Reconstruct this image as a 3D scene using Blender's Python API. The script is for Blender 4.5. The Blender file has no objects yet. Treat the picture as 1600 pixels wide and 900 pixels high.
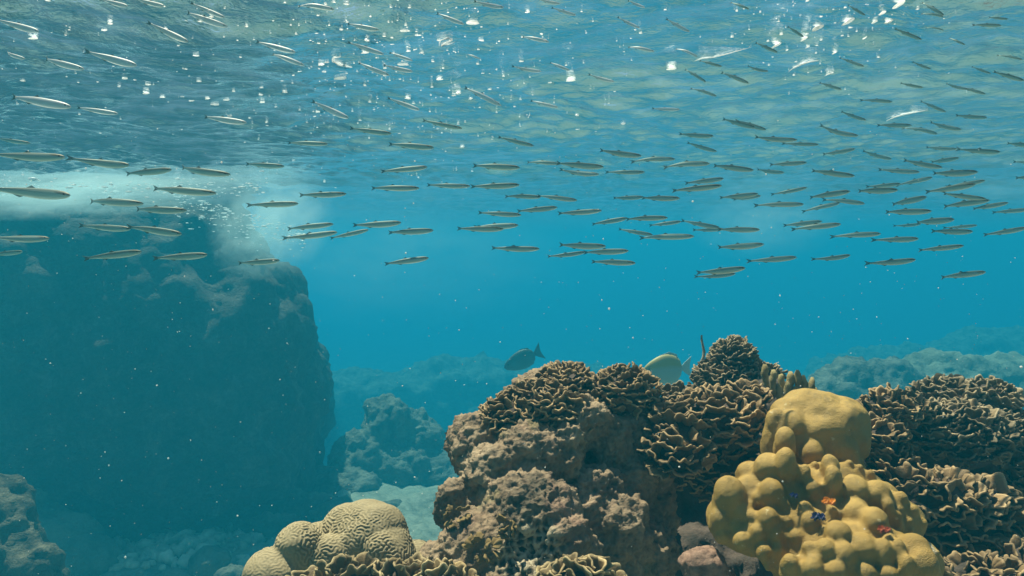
import bpy, math, random
import numpy as np
from mathutils import Vector, Matrix, Quaternion

random.seed(7)
rng = np.random.default_rng(7)
sc = bpy.context.scene
COL = sc.collection
R = math.radians

# ------------------------------------------------------------------ camera
CAM_Z = -0.45            # metres, the still water surface is z = 0
FPX = 1142.0             # focal length in pixels of the 1600 px wide picture
PITCH = math.atan(70 / FPX)
cam_d = bpy.data.cameras.new('camera')
cam = bpy.data.objects.new('camera', cam_d)
COL.objects.link(cam)
sc.camera = cam
cam.location = (0, 0, CAM_Z)
cam.rotation_euler = (R(90) - PITCH, 0, 0)
cam_d.sensor_width = 36
cam_d.lens = 36 * FPX / 1600
cam_d.clip_start = 0.02
cam_d.clip_end = 300

# ------------------------------------------------------------------ light
SUN_EL, SUN_AZ = 68.0, -42.0      # azimuth measured from +Y (ahead) towards +X
world = bpy.data.worlds.new('World')
sc.world = world
world.use_nodes = True
wn = world.node_tree.nodes
sky = wn.new('ShaderNodeTexSky')
sky.sky_type = 'NISHITA'
sky.sun_disc = False
sky.sun_elevation = R(SUN_EL)
sky.sun_rotation = R(SUN_AZ)
wn['Background'].inputs['Strength'].default_value = 0.05
world.node_tree.links.new(sky.outputs[0], wn['Background'].inputs['Color'])
sd = bpy.data.lights.new('sun', 'SUN')
sd.energy = 5.0
sd.angle = R(0.5)
sd.color = (1.0, 0.85, 0.62)
sun = bpy.data.objects.new('sun', sd)
COL.objects.link(sun)
sdir = Vector((math.sin(R(SUN_AZ)) * math.cos(R(SUN_EL)), math.cos(R(SUN_AZ)) * math.cos(R(SUN_EL)), math.sin(R(SUN_EL))))
sun.rotation_euler = sdir.to_track_quat('Z', 'Y').to_euler()
sun.location = sdir * 20

vs = sc.view_settings
vs.view_transform = 'Standard'
vs.look = 'None'
vs.gamma = 1
vs.use_curve_mapping = False
vs.exposure = 1.1
cy = sc.cycles
cy.use_denoising = True
cy.denoiser = 'OPENIMAGEDENOISE'
cy.max_bounces = 8
cy.diffuse_bounces = 3
cy.glossy_bounces = 3
cy.volume_bounces = 3
cy.transparent_max_bounces = 12
cy.caustics_reflective = False
cy.caustics_refractive = False
cy.sample_clamp_indirect = 4
cy.use_adaptive_sampling = False

# ------------------------------------------------------------------ helpers
_cp, _sp = math.cos(PITCH), math.sin(PITCH)


def P(px, py, d):
    """world point seen at pixel (px,py) of the 1600x900 photo, d metres ahead"""
    x = (px - 800) / FPX * d
    y = (450 - py) / FPX * d
    return np.array([x, d * _cp + y * _sp, CAM_Z - d * _sp + y * _cp])


def m_px(n, d):
    return n / FPX * d


def unit(v):
    v = np.asarray(v, float)
    return v / (np.linalg.norm(v, axis=-1, keepdims=True) + 1e-12)


_prm = np.random.default_rng(3).permutation(512)
_prm = np.concatenate([_prm, _prm, _prm])
_grd = unit(np.random.default_rng(4).normal(size=(512, 3)))


def perlin(p):
    p = np.asarray(p, float)
    i = np.floor(p).astype(int)
    f = p - i
    i &= 511
    u = f * f * f * (f * (f * 6 - 15) + 10)
    out = 0
    for dx in (0, 1):
        for dy in (0, 1):
            for dz in (0, 1):
                h = _prm[_prm[_prm[(i[:, 0] + dx) & 511] + ((i[:, 1] + dy) & 511)] + ((i[:, 2] + dz) & 511)]
                g = _grd[h]
                w = (u[:, 0] if dx else 1 - u[:, 0]) * (u[:, 1] if dy else 1 - u[:, 1]) * (u[:, 2] if dz else 1 - u[:, 2])
                out = out + w * (g[:, 0] * (f[:, 0] - dx) + g[:, 1] * (f[:, 1] - dy) + g[:, 2] * (f[:, 2] - dz))
    return out * 1.6


def fbm(p, scale, octv=4, gain=0.5, off=0.0):
    p = np.asarray(p, float) * scale + off
    a, s = 1.0, 0
    for k in range(octv):
        s = s + a * perlin(p + 17.3 * k)
        p = p * 2.03
        a *= gain
    return s


def cells(p, scale, off=0.0):
    """F1 and F2 distances of a jittered cell pattern"""
    p = np.asarray(p, float) * scale + off
    i = np.floor(p).astype(int)
    f1 = np.full(len(p), 9.0)
    f2 = np.full(len(p), 9.0)
    for dx in (-1, 0, 1):
        for dy in (-1, 0, 1):
            for dz in (-1, 0, 1):
                c = i + np.array([dx, dy, dz])
                h = _prm[_prm[_prm[c[:, 0] & 511] + (c[:, 1] & 511)] + (c[:, 2] & 511)]
                j = _grd[h] * 0.42 + 0.5
                d = np.linalg.norm(c + j - p, axis=1)
                f2 = np.minimum(f2, np.maximum(f1, d))
                f1 = np.minimum(f1, d)
    return f1, f2


def smoothstep(a, b, x):
    t = np.clip((x - a) / (b - a), 0, 1)
    return t * t * (3 - 2 * t)


def new_mesh(name, V, F, mat=None, smooth=True, attrs=None):
    me = bpy.data.meshes.new(name)
    V = np.asarray(V, np.float32)
    if isinstance(F, np.ndarray):
        n, k = F.shape
        me.vertices.add(len(V))
        me.vertices.foreach_set('co', V.ravel())
        me.loops.add(n * k)
        me.loops.foreach_set('vertex_index', F.astype(np.int32).ravel())
        me.polygons.add(n)
        me.polygons.foreach_set('loop_start', (np.arange(n) * k).astype(np.int32))
        me.polygons.foreach_set('loop_total', np.full(n, k, np.int32))
    else:
        me.from_pydata([tuple(v) for v in V], [], [tuple(f) for f in F])
    me.update(calc_edges=True)
    me.validate()
    if smooth:
        me.polygons.foreach_set('use_smooth', np.ones(len(me.polygons), bool))
    for k, v in (attrs or {}).items():
        add_attr(me, k, v)
    if mat:
        me.materials.append(mat)
    return me


def add_attr(me, k, v):
    v = np.asarray(v, np.float32)
    if v.ndim == 1:
        a = me.attributes.new(k, 'FLOAT', 'POINT')
        a.data.foreach_set('value', v)
    else:
        a = me.attributes.new(k, 'FLOAT_COLOR', 'POINT')
        if v.shape[1] == 3:
            v = np.c_[v, np.ones(len(v), np.float32)]
        a.data.foreach_set('color', v.astype(np.float32).ravel())


def obj(name, me, parent=None, loc=None):
    o = bpy.data.objects.new(name, me)
    COL.objects.link(o)
    if parent is not None:
        o.parent = parent
    if loc is not None:
        o.location = loc
    return o


def tag(o, label, cat=None, group=None, kind=None):
    o['label'] = label
    if cat:
        o['category'] = cat
    if group:
        o['group'] = group
    if kind:
        o['kind'] = kind
    return o


def empty(name, loc):
    o = bpy.data.objects.new(name, None)
    o.empty_display_size = 0.02
    COL.objects.link(o)
    o.location = loc
    return o


def ico(sub):
    import bmesh
    bm = bmesh.new()
    bmesh.ops.create_icosphere(bm, subdivisions=sub, radius=1.0)
    V = np.array([v.co[:] for v in bm.verts])
    F = np.array([[v.index for v in f.verts] for f in bm.faces])
    bm.free()
    return V, F


ICO1, ICO2, ICO3 = ico(1), ico(2), ico(3)


def mesh_arrays(me):
    V = np.empty(len(me.vertices) * 3, np.float32)
    me.vertices.foreach_get('co', V)
    N = np.empty(len(me.vertices) * 3, np.float32)
    me.vertex_normals.foreach_get('vector', N)
    E = np.empty(len(me.edges) * 2, np.int32)
    me.edges.foreach_get('vertices', E)
    return V.reshape(-1, 3).astype(float), N.reshape(-1, 3).astype(float), E.reshape(-1, 2)


def set_co(me, V):
    me.vertices.foreach_set('co', np.asarray(V, np.float32).ravel())
    me.update()


class Graph:
    def __init__(self, E, n):
        self.a = np.r_[E[:, 0], E[:, 1]]
        self.b = np.r_[E[:, 1], E[:, 0]]
        self.n = n
        self.deg = np.maximum(np.bincount(self.a, minlength=n), 1)

    def avg(self, x):
        if x.ndim == 1:
            return np.bincount(self.a, x[self.b], self.n) / self.deg
        return np.stack([np.bincount(self.a, x[self.b, k], self.n) / self.deg for k in range(x.shape[1])], 1)


def blobs(name, ells, voxel, smooth_it=4, mat=None):
    """union of ellipsoids (centre, radii or (radii, rotation)) as one skin"""
    Vs, Fs, o = [], [], 0
    for c, r in ells:
        rot = None
        if isinstance(r, tuple) and len(r) == 2:
            r, rot = r
        v = ICO3[0] * np.asarray(r)
        if rot is not None:
            v = v @ np.array(rot.to_matrix()).T
        Vs.append(v + np.asarray(c))
        Fs.append(ICO3[1] + o)
        o += len(v)
    tmp = new_mesh('tmp', np.concatenate(Vs), np.concatenate(Fs))
    ob = bpy.data.objects.new('tmp', tmp)
    COL.objects.link(ob)
    md = ob.modifiers.new('remesh', 'REMESH')
    md.mode = 'VOXEL'
    md.voxel_size = voxel
    dg = bpy.context.evaluated_depsgraph_get()
    dg.update()
    me = bpy.data.meshes.new_from_object(ob.evaluated_get(dg))
    bpy.data.objects.remove(ob)
    bpy.data.meshes.remove(tmp)
    me.name = name
    V, N, E = mesh_arrays(me)
    g = Graph(E, len(V))
    for k in range(smooth_it):
        V = V + 0.6 * (g.avg(V) - V)
    set_co(me, V)
    me.polygons.foreach_set('use_smooth', np.ones(len(me.polygons), bool))
    if mat:
        me.materials.clear()
        me.materials.append(mat)
    return me, g


def pix_ell(px, py, d, rx, ry=None, rd=None, roll=0):
    """ellipsoid from a circle in the photo: radii in pixels, depth radius as a share of rx"""
    ry = rx if ry is None else ry
    r = np.array([m_px(rx, d), (rd if rd else 1.0) * m_px(min(rx, ry), d), m_px(ry, d)])
    return P(px, py, d), (r, Quaternion((0, 1, 0), R(-roll)))


# ------------------------------------------------------------------ materials
class Mat:
    def __init__(self, name, rough=0.8, spec=0.3):
        self.m = bpy.data.materials.new(name)
        self.m.use_nodes = True
        self.n = self.m.node_tree.nodes
        self.l = self.m.node_tree.links
        self.b = self.n['Principled BSDF']
        self.b.inputs['Roughness'].default_value = rough
        self.b.inputs['Specular IOR Level'].default_value = spec
        tc = self.n.new('ShaderNodeTexCoord')
        self.co = tc.outputs['Object']

    def noise(self, scale, detail=4, rough=0.55, dist=0, co=None):
        t = self.n.new('ShaderNodeTexNoise')
        t.inputs['Scale'].default_value = scale
        t.inputs['Detail'].default_value = detail
        t.inputs['Roughness'].default_value = rough
        t.inputs['Distortion'].default_value = dist
        self.l.new(co or self.co, t.inputs['Vector'])
        return t.outputs['Fac']

    def voro(self, scale, feature='F1', out='Distance', rnd=1.0):
        t = self.n.new('ShaderNodeTexVoronoi')
        t.feature = feature
        t.inputs['Scale'].default_value = scale
        t.inputs['Randomness'].default_value = rnd
        self.l.new(self.co, t.inputs['Vector'])
        return t.outputs[out]

    def attr(self, name, out='Fac'):
        t = self.n.new('ShaderNodeAttribute')
        t.attribute_name = name
        return t.outputs[out]

    def ramp(self, fac, stops):
        t = self.n.new('ShaderNodeValToRGB')
        e = t.color_ramp.elements
        while len(e) < len(stops):
            e.new(0.5)
        for k, (p, c) in enumerate(stops):
            e[k].position = p
            c = (c, c, c) if isinstance(c, (int, float)) else c
            e[k].color = (*c, 1)
        self.l.new(fac, t.inputs[0])
        return t.outputs[0]

    def mix(self, fac, a, b, mode='MIX'):
        t = self.n.new('ShaderNodeMix')
        t.data_type = 'RGBA'
        t.blend_type = mode
        for s, v in ((t.inputs[0], fac), (t.inputs[6], a), (t.inputs[7], b)):
            if isinstance(v, (int, float)):
                s.default_value = v if s == t.inputs[0] else (v, v, v, 1)
            elif isinstance(v, tuple):
                s.default_value = (*v, 1)
            else:
                self.l.new(v, s)
        return t.outputs[2]

    def math(self, op, a, b=0.0):
        t = self.n.new('ShaderNodeMath')
        t.operation = op
        for s, v in zip(t.inputs, (a, b)):
            if isinstance(v, (int, float)):
                s.default_value = v
            else:
                self.l.new(v, s)
        return t.outputs[0]

    def base(self, c):
        if isinstance(c, tuple):
            self.b.inputs['Base Color'].default_value = (*c, 1)
        else:
            self.l.new(c, self.b.inputs['Base Color'])
        return self

    def bump(self, h, strength=0.5, dist=0.002):
        t = self.n.new('ShaderNodeBump')
        t.inputs['Strength'].default_value = strength
        t.inputs['Distance'].default_value = dist
        self.l.new(h, t.inputs['Height'])
        self.l.new(t.outputs[0], self.b.inputs['Normal'])
        return self


def mat_rock():
    m = Mat('encrusted_rock', 0.85, 0.25)
    a = m.ramp(m.noise(9, 6, 0.65), [(0.30, (0.10, 0.075, 0.05)), (0.5, (0.235, 0.165, 0.105)), (0.7, (0.41, 0.31, 0.20))])
    pink = m.ramp(m.noise(6.5, 3, 0.6, 0.6), [(0.55, 0.0), (0.68, 1.0)])
    a = m.mix(m.math('MULTIPLY', pink, 0.3), a, (0.27, 0.115, 0.105))
    alga = m.ramp(m.noise(13, 4, 0.6, 0.3), [(0.6, 0.0), (0.7, 1.0)])
    a = m.mix(m.math('MULTIPLY', alga, 0.5), a, (0.14, 0.13, 0.045))
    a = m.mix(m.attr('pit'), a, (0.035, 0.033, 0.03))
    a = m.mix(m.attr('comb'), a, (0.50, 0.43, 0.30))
    m.base(a)
    m.bump(m.math('ADD', m.noise(120, 5, 0.7), m.math('MULTIPLY', m.voro(140), 0.6)), 0.9, 0.004)
    return m.m


def mat_frond(name, brown, pale):
    m = Mat(name, 0.7, 0.3)
    n = m.noise(45, 4, 0.6)
    body = m.mix(n, tuple(0.6 * c for c in brown), tuple(1.35 * c for c in brown))
    a = m.mix(m.math('MULTIPLY', m.attr('rim'), m.ramp(m.noise(30, 3, 0.6), [(0.38, 0.25), (0.62, 1.0)])), body, pale)
    tone = m.ramp(m.noise(8, 2), [(0.3, 0.62), (0.7, 1.2)])
    a = m.mix(1.0, a, tone, 'MULTIPLY')
    a = m.mix(1.0, a, m.attr('tint', 'Vector'), 'MULTIPLY')
    m.base(a)
    m.bump(m.noise(260, 3, 0.6), 0.5, 0.002)
    return m.m


def mat_plain(name, c0, c1, scale, rough=0.85, spec=0.25, bscale=None, bdist=0.003, bstr=0.7):
    m = Mat(name, rough, spec)
    m.base(m.mix(m.ramp(m.noise(scale, 5, 0.62), [(0.33, 0.0), (0.67, 1.0)]), c0, c1))
    m.bump(m.noise(bscale or scale * 6, 5, 0.65), bstr, bdist)
    return m.m


M_ROCK = mat_rock()
M_FROND = mat_frond('leaf_coral_brown', (0.235, 0.155, 0.075), (0.43, 0.30, 0.155))
M_FROND2 = mat_frond('leaf_coral_olive', (0.21, 0.155, 0.085), (0.38, 0.295, 0.18))
M_FROND3 = mat_frond('leaf_coral_pale', (0.21, 0.145, 0.065), (0.50, 0.39, 0.21))
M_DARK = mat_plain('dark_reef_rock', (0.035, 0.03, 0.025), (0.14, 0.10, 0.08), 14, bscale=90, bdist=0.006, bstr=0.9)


def mat_lobed():
    m = Mat('lobed_coral', 0.6, 0.35)
    a = m.mix(m.ramp(m.noise(10, 3, 0.5), [(0.35, 0.0), (0.65, 1.0)]), (0.285, 0.18, 0.042), (0.405, 0.265, 0.072))
    a = m.mix(m.attr('lit_or_worn'), a, (0.72, 0.66, 0.56))
    sp = m.ramp(m.noise(70, 2, 0.5), [(0.70, 0.0), (0.76, 0.6)])
    a = m.mix(sp, a, (0.62, 0.52, 0.30))
    m.base(a)
    a = m.mix(m.ramp(m.noise(32, 5, 0.7), [(0.52, 0.0), (0.66, 0.6)]), a, (0.20, 0.145, 0.055))
    m.base(a)
    m.bump(m.math('ADD', m.voro(650), m.math('MULTIPLY', m.noise(70, 5, 0.7), 2.5)), 0.6, 0.0018)
    m.b.inputs['Subsurface Weight'].default_value = 0.12
    m.b.inputs['Subsurface Radius'].default_value = (0.006, 0.004, 0.002)
    return m.m


M_LOBED = mat_lobed()


def mat_brain():
    m = Mat('brain_coral', 0.75, 0.3)
    a = m.mix(m.attr('ridge'), (0.225, 0.18, 0.095), (0.375, 0.30, 0.175))
    tone = m.ramp(m.noise(7, 3), [(0.3, 0.75), (0.7, 1.1)])
    m.base(m.mix(1.0, a, tone, 'MULTIPLY'))
    m.bump(m.noise(420, 3, 0.6), 0.4, 0.001)
    return m.m


M_BRAIN = mat_brain()

# ------------------------------------------------------------------ the water
# waves of the surface (world x, y) -> height
_W = [(1.9, 0.020, 20, .3), (1.25, 0.014, -38, 1.9), (0.72, 0.0095, 65, 4.1), (0.47, 0.0085, -12, .9), (0.31, 0.0065, 40, 2.2), (0.2, 0.0050, -60, 5.2), (0.145, 0.0036, 8, 3.3), (0.11, 0.0028, 52, 1.1), (0.083, 0.0020, -25, 2.7), (0.062, 0.0014, 70, .4)]


def wave(x, y):
    x = np.asarray(x, float)
    y = np.asarray(y, float)
    q = np.stack([x, y, np.zeros_like(x)], -1).reshape(-1, 3)
    wx = (0.22 * perlin(q * 1.1 + 5)).reshape(x.shape)
    wy = (0.22 * perlin(q * 1.1 + 31)).reshape(x.shape)
    amp = (0.75 + 0.6 * perlin(q * 0.9 + 71)).reshape(x.shape)
    h = 0
    for lam, a, ang, ph in _W:
        k = 2 * math.pi / lam
        s = np.sin(k * ((x + wx) * math.sin(R(ang)) + (y + wy) * math.cos(R(ang))) + ph)
        h = h + a * (1 - 2 * np.abs(np.sin(0.5 * np.arcsin(np.clip(s, -1, 1)))) * 0.35 + 0.75 * s - 0.4) * (amp if lam < 1 else 1)
    return h


def spaced(a0, a1, fine0, fine1, step, grow=1.06):
    pts = list(np.arange(fine0, fine1, step))
    s, v = step, fine1
    while v < a1:
        pts.append(v)
        s *= grow
        v += s
    pts.append(a1)
    s, v = step, fine0
    low = []
    while v > a0:
        s *= grow
        v -= s
        low.append(max(v, a0))
    return np.array(low[::-1] + pts)


def grid_faces(nx, ny):
    i = np.arange(nx - 1)[:, None] * ny + np.arange(ny - 1)[None, :]
    return np.stack([i, i + ny, i + ny + 1, i + 1], -1).reshape(-1, 4)


xs = spaced(-70, 70, -2.2, 2.2, 0.014, 1.05)
ys = spaced(-10, 120, 0.6, 4.2, 0.014, 1.04)
X, Y = np.meshgrid(xs, ys, indexing='ij')
Z = wave(X, Y)
sm = Mat('water_surface')
n, l = sm.n, sm.l
fr = n.new('ShaderNodeFresnel')
fr.inputs['IOR'].default_value = 1.333
bp = n.new('ShaderNodeBump')
bp.inputs['Strength'].default_value = 0.6
bp.inputs['Distance'].default_value = 0.012
hh = sm.math('ADD', sm.noise(12, 5, 0.6, 0.8), sm.math('MULTIPLY', sm.noise(60, 3, 0.6, 0.5), 0.35))
l.new(hh, bp.inputs['Height'])
l.new(bp.outputs[0], fr.inputs['Normal'])
tr = n.new('ShaderNodeBsdfTransparent')
gl = n.new('ShaderNodeBsdfAnisotropic')
gl.inputs['Roughness'].default_value = 0.07
gl.inputs['Color'].default_value = (0.82, 0.90, 0.94, 1)
l.new(bp.outputs[0], gl.inputs['Normal'])
mx = n.new('ShaderNodeMixShader')
l.new(fr.outputs[0], mx.inputs[0])
l.new(tr.outputs[0], mx.inputs[1])
l.new(gl.outputs[0], mx.inputs[2])
# thin veil of micro bubbles drawn into swirls by the chop
veil = n.new('ShaderNodeBsdfTranslucent')
veil.inputs['Color'].default_value = (0.42, 0.66, 0.95, 1)
mx2 = n.new('ShaderNodeMixShader')
vf = sm.ramp(sm.noise(5.5, 8, 0.72, 0.7), [(0.34, 0.015), (0.52, 0.036), (0.70, 0.085)])
l.new(vf, mx2.inputs[0])
l.new(mx.outputs[0], mx2.inputs[1])
l.new(veil.outputs[0], mx2.inputs[2])
l.new(mx2.outputs[0], n['Material Output'].inputs['Surface'])
n.remove(sm.b)
ws = obj('water_surface', new_mesh('water_surface', np.stack([X, Y, Z], -1).reshape(-1, 3), grid_faces(len(xs), len(ys)), sm.m))
tag(ws, 'rippled underside of the water surface with pale swirls', kind='structure')


def on_surface(px, py):
    """where the rays through pixels meet the waves from below"""
    px, py = np.atleast_1d(np.asarray(px, float)), np.atleast_1d(np.asarray(py, float))
    q1 = np.stack([P(a, b, 1.0) for a, b in zip(px, py)]) - np.array([0, 0, CAM_Z])
    flat = np.clip(-CAM_Z / np.maximum(q1[:, 2], 0.03), 0.3, 14)
    d = flat * 0.72
    done = np.zeros(len(px), bool)
    for k in range(60):
        p = q1 * d[:, None] + np.array([0, 0, CAM_Z])
        done |= p[:, 2] > wave(p[:, 0], p[:, 1])
        d = np.where(done, d, d + flat * 0.01)
    d = d - flat * 0.004
    return q1 * d[:, None] + np.array([0, 0, CAM_Z]), d


# ------------------------------------------------------------------ the sea floor
def floor_h(x, y):
    q = np.stack([x, y, np.zeros_like(x)], -1).reshape(-1, 3)
    b = (-3.6 + 0.28 * fbm(q, 0.35, 3) + 0.10 * fbm(q, 1.6, 3) + 0.035 * fbm(q, 6.0, 3)).reshape(x.shape)
    # the shelf that carries the near corals
    ex = smoothstep(-0.72, -0.40, x) * (1 - smoothstep(2.6, 4.5, x))
    ey = (1 - smoothstep(1.6, 2.3, y)) * smoothstep(-1.5, -0.2, y)
    b = b + ex * ey * (2.25 + 0.05 * fbm(q, 4, 3).reshape(x.shape))
    b = b - 4.6 * smoothstep(8.5, 17.0, y)
    # the bottom climbs to the right behind the corals
    b = b + 0.45 * smoothstep(1.0, 5.0, x) * smoothstep(3, 6, y)
    return b


xs2 = spaced(-70, 70, -3.5, 2.5, 0.035, 1.07)
ys2 = spaced(-8, 120, 0.6, 7.5, 0.035, 1.06)
X2, Y2 = np.meshgrid(xs2, ys2, indexing='ij')
fm = Mat('sea_floor', 0.9, 0.15)
sandf = fm.ramp(fm.noise(0.9, 5, 0.6, 0.6), [(0.36, 0.0), (0.52, 1.0)])
rock_c = fm.ramp(fm.noise(7, 6, 0.7), [(0.32, (0.06, 0.06, 0.045)), (0.5, (0.16, 0.15, 0.11)), (0.68, (0.36, 0.34, 0.27))])
sand_c = fm.ramp(fm.noise(16, 5, 0.6), [(0.3, (0.22, 0.21, 0.16)), (0.7, (0.37, 0.35, 0.27))])
fm.base(fm.mix(sandf, rock_c, sand_c))
fm.bump(fm.noise(11, 6, 0.7), 0.9, 0.05)
fl = obj('sea_floor', new_mesh('sea_floor', np.stack([X2, Y2, floor_h(X2, Y2)], -1).reshape(-1, 3), grid_faces(len(xs2), len(ys2)), fm.m))
tag(fl, 'pale sand and broken rock of the sea floor', kind='structure')

# ------------------------------------------------------------------ haze of the water body
hv, hf = np.array([(x, y, z) for x in (-68, 68) for y in (-7, 118) for z in (-9.0, 0.42)], float), [(0, 1, 3, 2), (4, 6, 7, 5), (0, 4, 5, 1), (2, 3, 7, 6), (0, 2, 6, 4), (1, 5, 7, 3)]
hm = bpy.data.materials.new('haze')
hm.use_nodes = True
hn = hm.node_tree.nodes
hn.remove(hn['Principled BSDF'])
pv = hn.new('ShaderNodeVolumePrincipled')
pv.inputs['Density'].default_value = 0.135
pv.inputs['Color'].default_value = (0.008, 0.170, 0.262, 1)
pv.inputs['Absorption Color'].default_value = (0.02, 0.33, 0.52, 1)
pv.inputs['Anisotropy'].default_value = 0.25
hm.node_tree.links.new(pv.outputs[0], hn['Material Output'].inputs['Volume'])
hz = obj('haze', new_mesh('haze', hv, hf, hm, smooth=False))
tag(hz, 'blue green water haze filling the whole bay', kind='stuff')


# ------------------------------------------------------------------ cliff and far reef
def rocky(name, ells, voxel, mat, amp, scale, smooth_it=3, ridged=0.0, seed=0.0):
    me, g = blobs(name, ells, voxel, smooth_it, mat)
    V, N, E = mesh_arrays(me)
    h = fbm(V, scale, 5, 0.55, seed) * amp
    if ridged:
        h = h - ridged * np.abs(fbm(V, scale * 1.7, 4, 0.5, seed + 9))
    V = V + N * h[:, None]
    set_co(me, V)
    return me


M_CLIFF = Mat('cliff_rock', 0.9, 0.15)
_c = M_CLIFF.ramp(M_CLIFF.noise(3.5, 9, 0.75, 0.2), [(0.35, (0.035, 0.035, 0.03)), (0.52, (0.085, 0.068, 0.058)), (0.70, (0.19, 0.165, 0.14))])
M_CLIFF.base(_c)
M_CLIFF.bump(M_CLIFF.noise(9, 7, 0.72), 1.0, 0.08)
cl = []
for px, py, d, rx, ry, rd in [(60, 560, 7.0, 420, 330, .8), (300, 600, 6.9, 200, 250, .9), (250, 430, 7.0, 190, 150, 1), (380, 560, 6.7, 105, 190, 1), (370, 700, 6.6, 95, 110, 1),
                              (330, 380, 7.0, 85, 95, 1), (120, 760, 6.4, 260, 100, .9), (-250, 560, 6.4, 320, 330, .8), (425, 600, 7.1, 66, 110, 1), (400, 690, 7.2, 72, 90, 1), (360, 780, 6.9, 110, 80, 1), (420, 480, 6.9, 62, 95, 1)]:
    cl.append(pix_ell(px, py + (18 if py < 500 else 0), d * 1.22, rx, ry, rd))
for px, py, d, rx, ry in [(446, 550, 9.2, 60, 110), (440, 640, 9.4, 62, 100), (420, 730, 9.0, 75, 90), (452, 580, 9.9, 58, 100), (446, 680, 10.0, 58, 90), (458, 600, 10.7, 56, 95), (462, 620, 11.5, 54, 90), (466, 620, 12.3, 52, 90), (470, 630, 13.1, 52, 85)]:
    cl.append(pix_ell(px, py, d, rx, ry, 1.0))         # the wall runs on into the distance
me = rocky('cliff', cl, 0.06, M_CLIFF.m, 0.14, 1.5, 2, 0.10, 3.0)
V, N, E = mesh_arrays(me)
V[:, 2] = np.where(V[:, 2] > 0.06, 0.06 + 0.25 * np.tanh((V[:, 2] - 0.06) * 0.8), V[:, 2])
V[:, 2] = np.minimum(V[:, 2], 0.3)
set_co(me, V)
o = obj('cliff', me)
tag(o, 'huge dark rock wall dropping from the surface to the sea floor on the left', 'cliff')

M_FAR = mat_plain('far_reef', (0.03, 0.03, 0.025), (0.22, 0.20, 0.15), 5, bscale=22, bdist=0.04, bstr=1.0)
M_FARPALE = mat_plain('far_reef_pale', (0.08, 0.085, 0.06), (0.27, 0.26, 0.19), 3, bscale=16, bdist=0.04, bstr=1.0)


def far_thing(name, label, cat, spec, voxel, mat, amp, scale, seed, off=1.35):
    spec = [(a, b, d * off, rx, ry, rd) for a, b, d, rx, ry, rd in spec]
    me = rocky(name, [pix_ell(*s) for s in spec], voxel, mat, amp, scale, 2, amp * 0.8, seed)
    return tag(obj(name, me), label, cat)


far_thing('reef_mound', 'dim green coral mound on the sand between cliff and brown boulder', 'reef', [
    (605, 660, 5.6, 42, 45, 1), (650, 690, 5.7, 45, 45, 1), (560, 720, 5.4, 45, 50, 1), (620, 740, 5.5, 70, 55, 1), (540, 770, 5.1, 60, 40, 1), (660, 770, 5.5, 50, 35, 1), (600, 635, 5.7, 26, 16, 1), (675, 690, 5.7, 24, 30, 1), (500, 760, 5.2, 50, 30, 1), (690, 750, 5.5, 40, 40, 1), (640, 660, 5.8, 40, 25, 1)],
    0.035, M_FAR, 0.09, 3.0, 11, 1.85)
far_thing('reef_mound', 'low rubbly reef patch in front of the dim green mound', 'reef', [
    (470, 790, 5.0, 60, 25, 1), (530, 800, 4.8, 50, 22, 1), (430, 815, 4.7, 40, 18, 1), (590, 800, 5.1, 45, 22, 1)], 0.035, M_FAR, 0.08, 3.4, 21, 1.65)
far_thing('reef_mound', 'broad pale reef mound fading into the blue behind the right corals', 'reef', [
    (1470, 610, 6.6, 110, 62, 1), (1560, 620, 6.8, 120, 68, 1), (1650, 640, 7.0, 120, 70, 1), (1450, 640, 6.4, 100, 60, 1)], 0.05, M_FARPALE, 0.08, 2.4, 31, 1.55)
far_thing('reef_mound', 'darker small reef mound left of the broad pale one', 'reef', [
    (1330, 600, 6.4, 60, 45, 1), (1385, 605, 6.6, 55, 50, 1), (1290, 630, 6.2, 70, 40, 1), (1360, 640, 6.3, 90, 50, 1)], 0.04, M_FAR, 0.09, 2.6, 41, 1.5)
M_BROWN = mat_plain('brown_boulder', (0.035, 0.03, 0.02), (0.20, 0.155, 0.10), 9, bscale=30, bdist=0.03, bstr=1.0)
far_thing('boulder', 'brownish rough boulder at the lower left edge', 'boulder', [
    (15, 840, 3.9, 52, 65, 1), (-40, 800, 4.0, 80, 70, 1), (45, 890, 3.8, 48, 45, 1), (5, 775, 4.1, 36, 30, 1), (-10, 990, 3.9, 120, 130, 1), (-40, 1130, 3.9, 160, 120, 1)], 0.03, M_BROWN, 0.06, 4, 51, 1.15)
far_thing('boulder', 'sloping pale boulder leaning behind the brownish one at left edge', 'boulder', [
    (70, 850, 4.9, 90, 60, 1), (20, 800, 5.0, 70, 50, 1), (120, 880, 4.8, 70, 40, 1)], 0.04, M_FARPALE, 0.06, 2.5, 61, 1.42)
far_thing('boulder', 'round dark boulder on the rubble left of the brain coral', 'boulder', [
    (330, 880, 4.6, 36, 30, 1), (285, 890, 4.7, 30, 22, 1), (360, 900, 4.4, 25, 20, 1)], 0.03, M_FAR, 0.05, 4, 71, 1.48)

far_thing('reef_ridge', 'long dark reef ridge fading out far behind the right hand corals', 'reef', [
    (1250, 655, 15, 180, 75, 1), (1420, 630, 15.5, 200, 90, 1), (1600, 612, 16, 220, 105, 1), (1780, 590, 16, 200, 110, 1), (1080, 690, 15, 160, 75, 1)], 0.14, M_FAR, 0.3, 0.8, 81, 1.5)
far_thing('reef_ridge', 'low dim reef ridge added as murk behind the boulder and the dark fish', 'reef', [
    (560, 640, 14, 160, 70, 1), (720, 640, 14.5, 160, 85, 1), (880, 650, 14.5, 160, 85, 1), (420, 680, 13.5, 140, 80, 1), (960, 690, 14, 130, 70, 1)], 0.14, M_FAR, 0.35, 0.7, 91, 1.6)  # made-up ridge that darkens the water and covers the floor's far edge

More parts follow.
